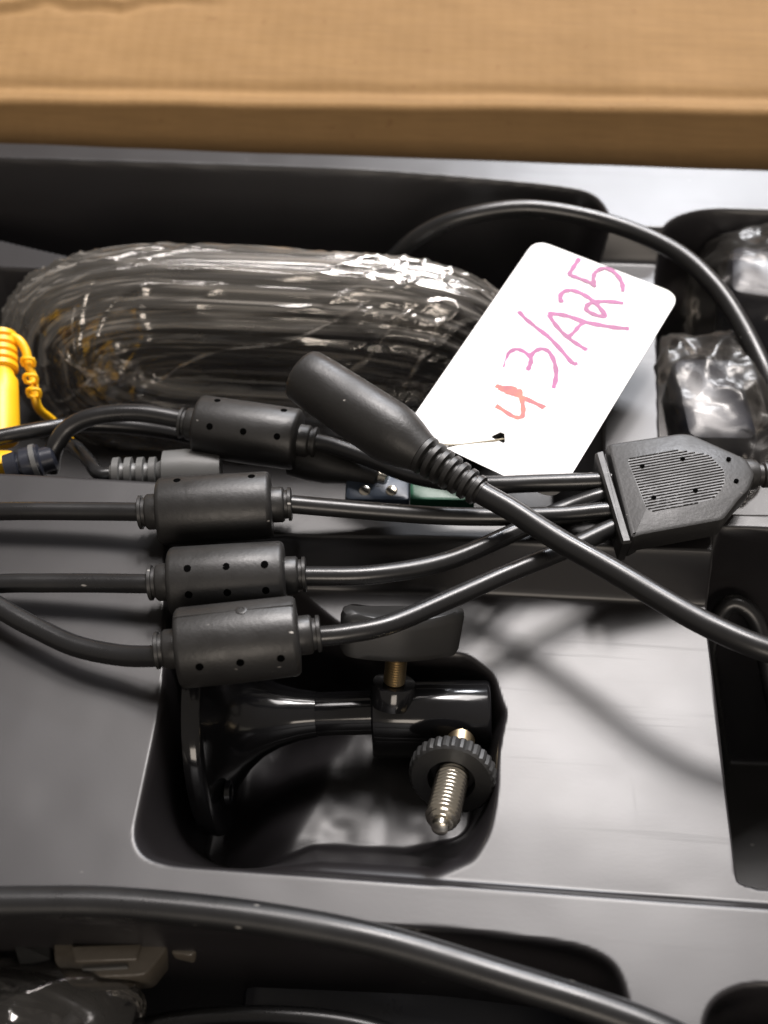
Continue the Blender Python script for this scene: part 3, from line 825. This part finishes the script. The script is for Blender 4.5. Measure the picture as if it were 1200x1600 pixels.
bk = thing('black_plug', P(540, 735, -.9), 'small tapered black plug under the round socket end, above the upper cable', 'plug')
k0, k1 = P(455, 712, -.55), P(606, 748, -.6); ka = nrm(k1-k0); kl = np.linalg.norm(k1-k0)
MB().lathe(k0, ka, [(0, .3), (.03, .46), (.5, .48), (.9, .45), (1.4, .34), (kl-.25, .27), (kl-.2, .2), (kl-.19, .01)], 32).build('body', M['mould'], bk)
MB().lathe(k0+ka*(kl-.25), ka, [(0, .2), (.22, .2), (.26, .15)], 20).build('tip', M['steel'], bk)

gt = thing('terminal_block', P(660, 785, -1.2), 'green and blue-grey connector block behind the upper cable, under the round socket end', 'connector')
MB().rbox(P(690, 772, -.75), (1, .05, 0), (-.05, 1, 0), (0, 0, 1), .72, .40, .30, .06).build('green_body', M['green'], gt)
MB().rbox(P(590, 772, -.85), (1, .05, 0), (-.05, 1, 0), (0, 0, 1), .72, .38, .28, .08).build('housing', M['blue'], gt)
for x in (570, 612): MB().lathe(P(x, 768, -.6), (0, -.2, 1), [(0, .13), (.06, .13), (.08, .1)], 14).build('screw', M['steel'], gt)

# ------------------------------------------------------------------ power adapters in clear bags, right compartment
def crumple(c, hx, hy, hz, seed, amp, rot=0):
    m = MB(); nu, nv = 96, 64; vv = []
    for j in range(nv):
        a = math.pi*(j+.5)/nv-math.pi/2
        for i in range(nu):
            b = 2*math.pi*i/nu
            ca, sa_, cb_, sb = math.cos(a), math.sin(a), math.cos(b), math.sin(b)
            f = lambda q, e: math.copysign(abs(q)**e, q)
            p = np.array([hx*f(ca, .65)*f(cb_, .65), hy*f(ca, .65)*f(sb, .65), hz*f(sa_, .65)])
            v = Vector((p[0]*.55+seed, p[1]*.55, p[2]*.55))
            q = (1-2*abs(mnoise.noise(v)))*.7+(1-2*abs(mnoise.noise(v*2.3)))*.4+(1-2*abs(mnoise.noise(v*5)))*.08
            p = p*(1+amp*q/(.4+np.linalg.norm(p)*.5))
            cr, sr = math.cos(rot), math.sin(rot)
            vv.append(c+np.array([p[0]*cr-p[1]*sr, p[0]*sr+p[1]*cr, p[2]]))
    ff = [(j*nu+i, j*nu+(i+1) % nu, (j+1)*nu+(i+1) % nu, (j+1)*nu+i) for j in range(nv-1) for i in range(nu)]
    ff.append(tuple(range(nu-1, -1, -1))); ff.append(tuple((nv-1)*nu+i for i in range(nu)))
    return m.add(vv, ff)
def bagged(c, hx, hy, hz, seed, rot, label, amp=.36):
    c = np.array(c)
    t = thing('power_adapter', c-np.array([0, 0, hz]), label, 'adapter')
    e = np.array([math.cos(rot), math.sin(rot), 0]); f = np.array([-e[1], e[0], 0])
    MB().rbox(c, e, f, (0, 0, 1), hx*.70, hy*.74, hz*.66, .25).build('adapter_body', M['adapter'], t)
    crumple(c, hx, hy, hz, seed, amp, rot).build('clear_bag', M['bag'], t, angle=180)
bagged(P(1105, 655, -1.9), 1.25, 1.9, 1.3, 3.1, .05, 'black power adapter in a crumpled clear bag beside the white tag')
bagged(P(1205, 470, -1.8), 1.9, 1.4, 1.5, 8.4, -.15, 'black power adapter in a clear bag at the right edge under the arching cable')

# ------------------------------------------------------------------ contents of the front compartment
nc_ = thing('network_plug', P(165, 1490, -2.2), 'smoky grey plastic plug in shadow under the thick front cable', 'plug')
zp = -.95
def px_prism(pts, z0, z1, r_=.06, b_=.04):
    q = round_poly([P(a, b, z1)[:2] for a, b in pts], r_, 3)
    return MB().loft([ringz(q, z0), ringz(q, z1-b_), ringz(offset_poly(q, b_*.4), z1-b_*.3), ringz(offset_poly(q, b_), z1)])
nb_ = px_prism([(84, 1436), (190, 1432), (252, 1436), (264, 1478), (228, 1524), (102, 1530), (84, 1502)], zp-.8, zp, .12).build('body', M['greybrown'], nc_)
px_prism([(110, 1476), (222, 1472), (214, 1500), (116, 1504)], zp-.05, zp+.07, .05).build('latch', M['greybrown'], nc_, nb_)
px_prism([(128, 1511), (200, 1507), (200, 1513), (128, 1517)], zp-.05, zp+.04, .02, .015).build('latch_edge', M['grey'], nc_, nb_)
sh_ = px_prism([(262, 1440), (332, 1446), (318, 1474), (300, 1494), (268, 1490)], zp-.7, zp-.12, .06).build('shoulder', M['greybrown'], nc_)
for x in (281, 307): px_prism([(x-7, 1452), (x+6, 1453), (x+4, 1474), (x-7, 1473)], zp-.2, zp-.11, .01, .005).build('slot_shade', M['hole'], nc_, sh_)  # black patch standing for the shade in a slot
px_prism([(20, 1470), (78, 1462), (80, 1500), (30, 1512)], zp-.7, zp-.1, .06).build('side_lug', M['knobblack'], nc_)
MB().rbox(P(30, 1470, -1.9), (1, .06, 0), (-.06, 1, .2), (0, -.2, 1), .45, .5, .4, .08).build('tail', M['knobblack'], nc_)
fb = P(10, 1592, -1.75)
t = thing('bagged_cable', fb-np.array([0, 0, 1.3]), 'black cable loops in a shiny clear bag at the bottom left corner', 'cable')
MB().tube(spline([fb+np.array([math.cos(a)*(1.45+.12*math.sin(a*3.3)), math.sin(a)*(.5+.1*math.sin(a*1.7)), .25*math.sin(a*.37)+.1*a/6]) for a in np.linspace(0, 6*math.pi, 60)], 3), .2, 10).build('cable', M['pvc'], t)
crumple(fb, 2.0, .9, .75, 5.5, .3).build('clear_bag', M['glossbag'], t, angle=180)
cable('loose_cable', [(140, 1622, -2.2), (300, 1592, -2.0), (450, 1588, -1.9), (580, 1606, -2.0), (680, 1650, -2.3)], .17, 'dim black cable at the bottom edge inside the front compartment')
pa_ = thing('power_brick', P(620, 1570, -4), 'black box in deep shadow inside the front compartment', 'adapter')
MB().rbox(P(640, 1540, -3.2), (1, .03, 0), (-.03, 1, 0), (0, 0, 1), 3.0, 1.2, .9, .2).build('body', M['adapter'], pa_)
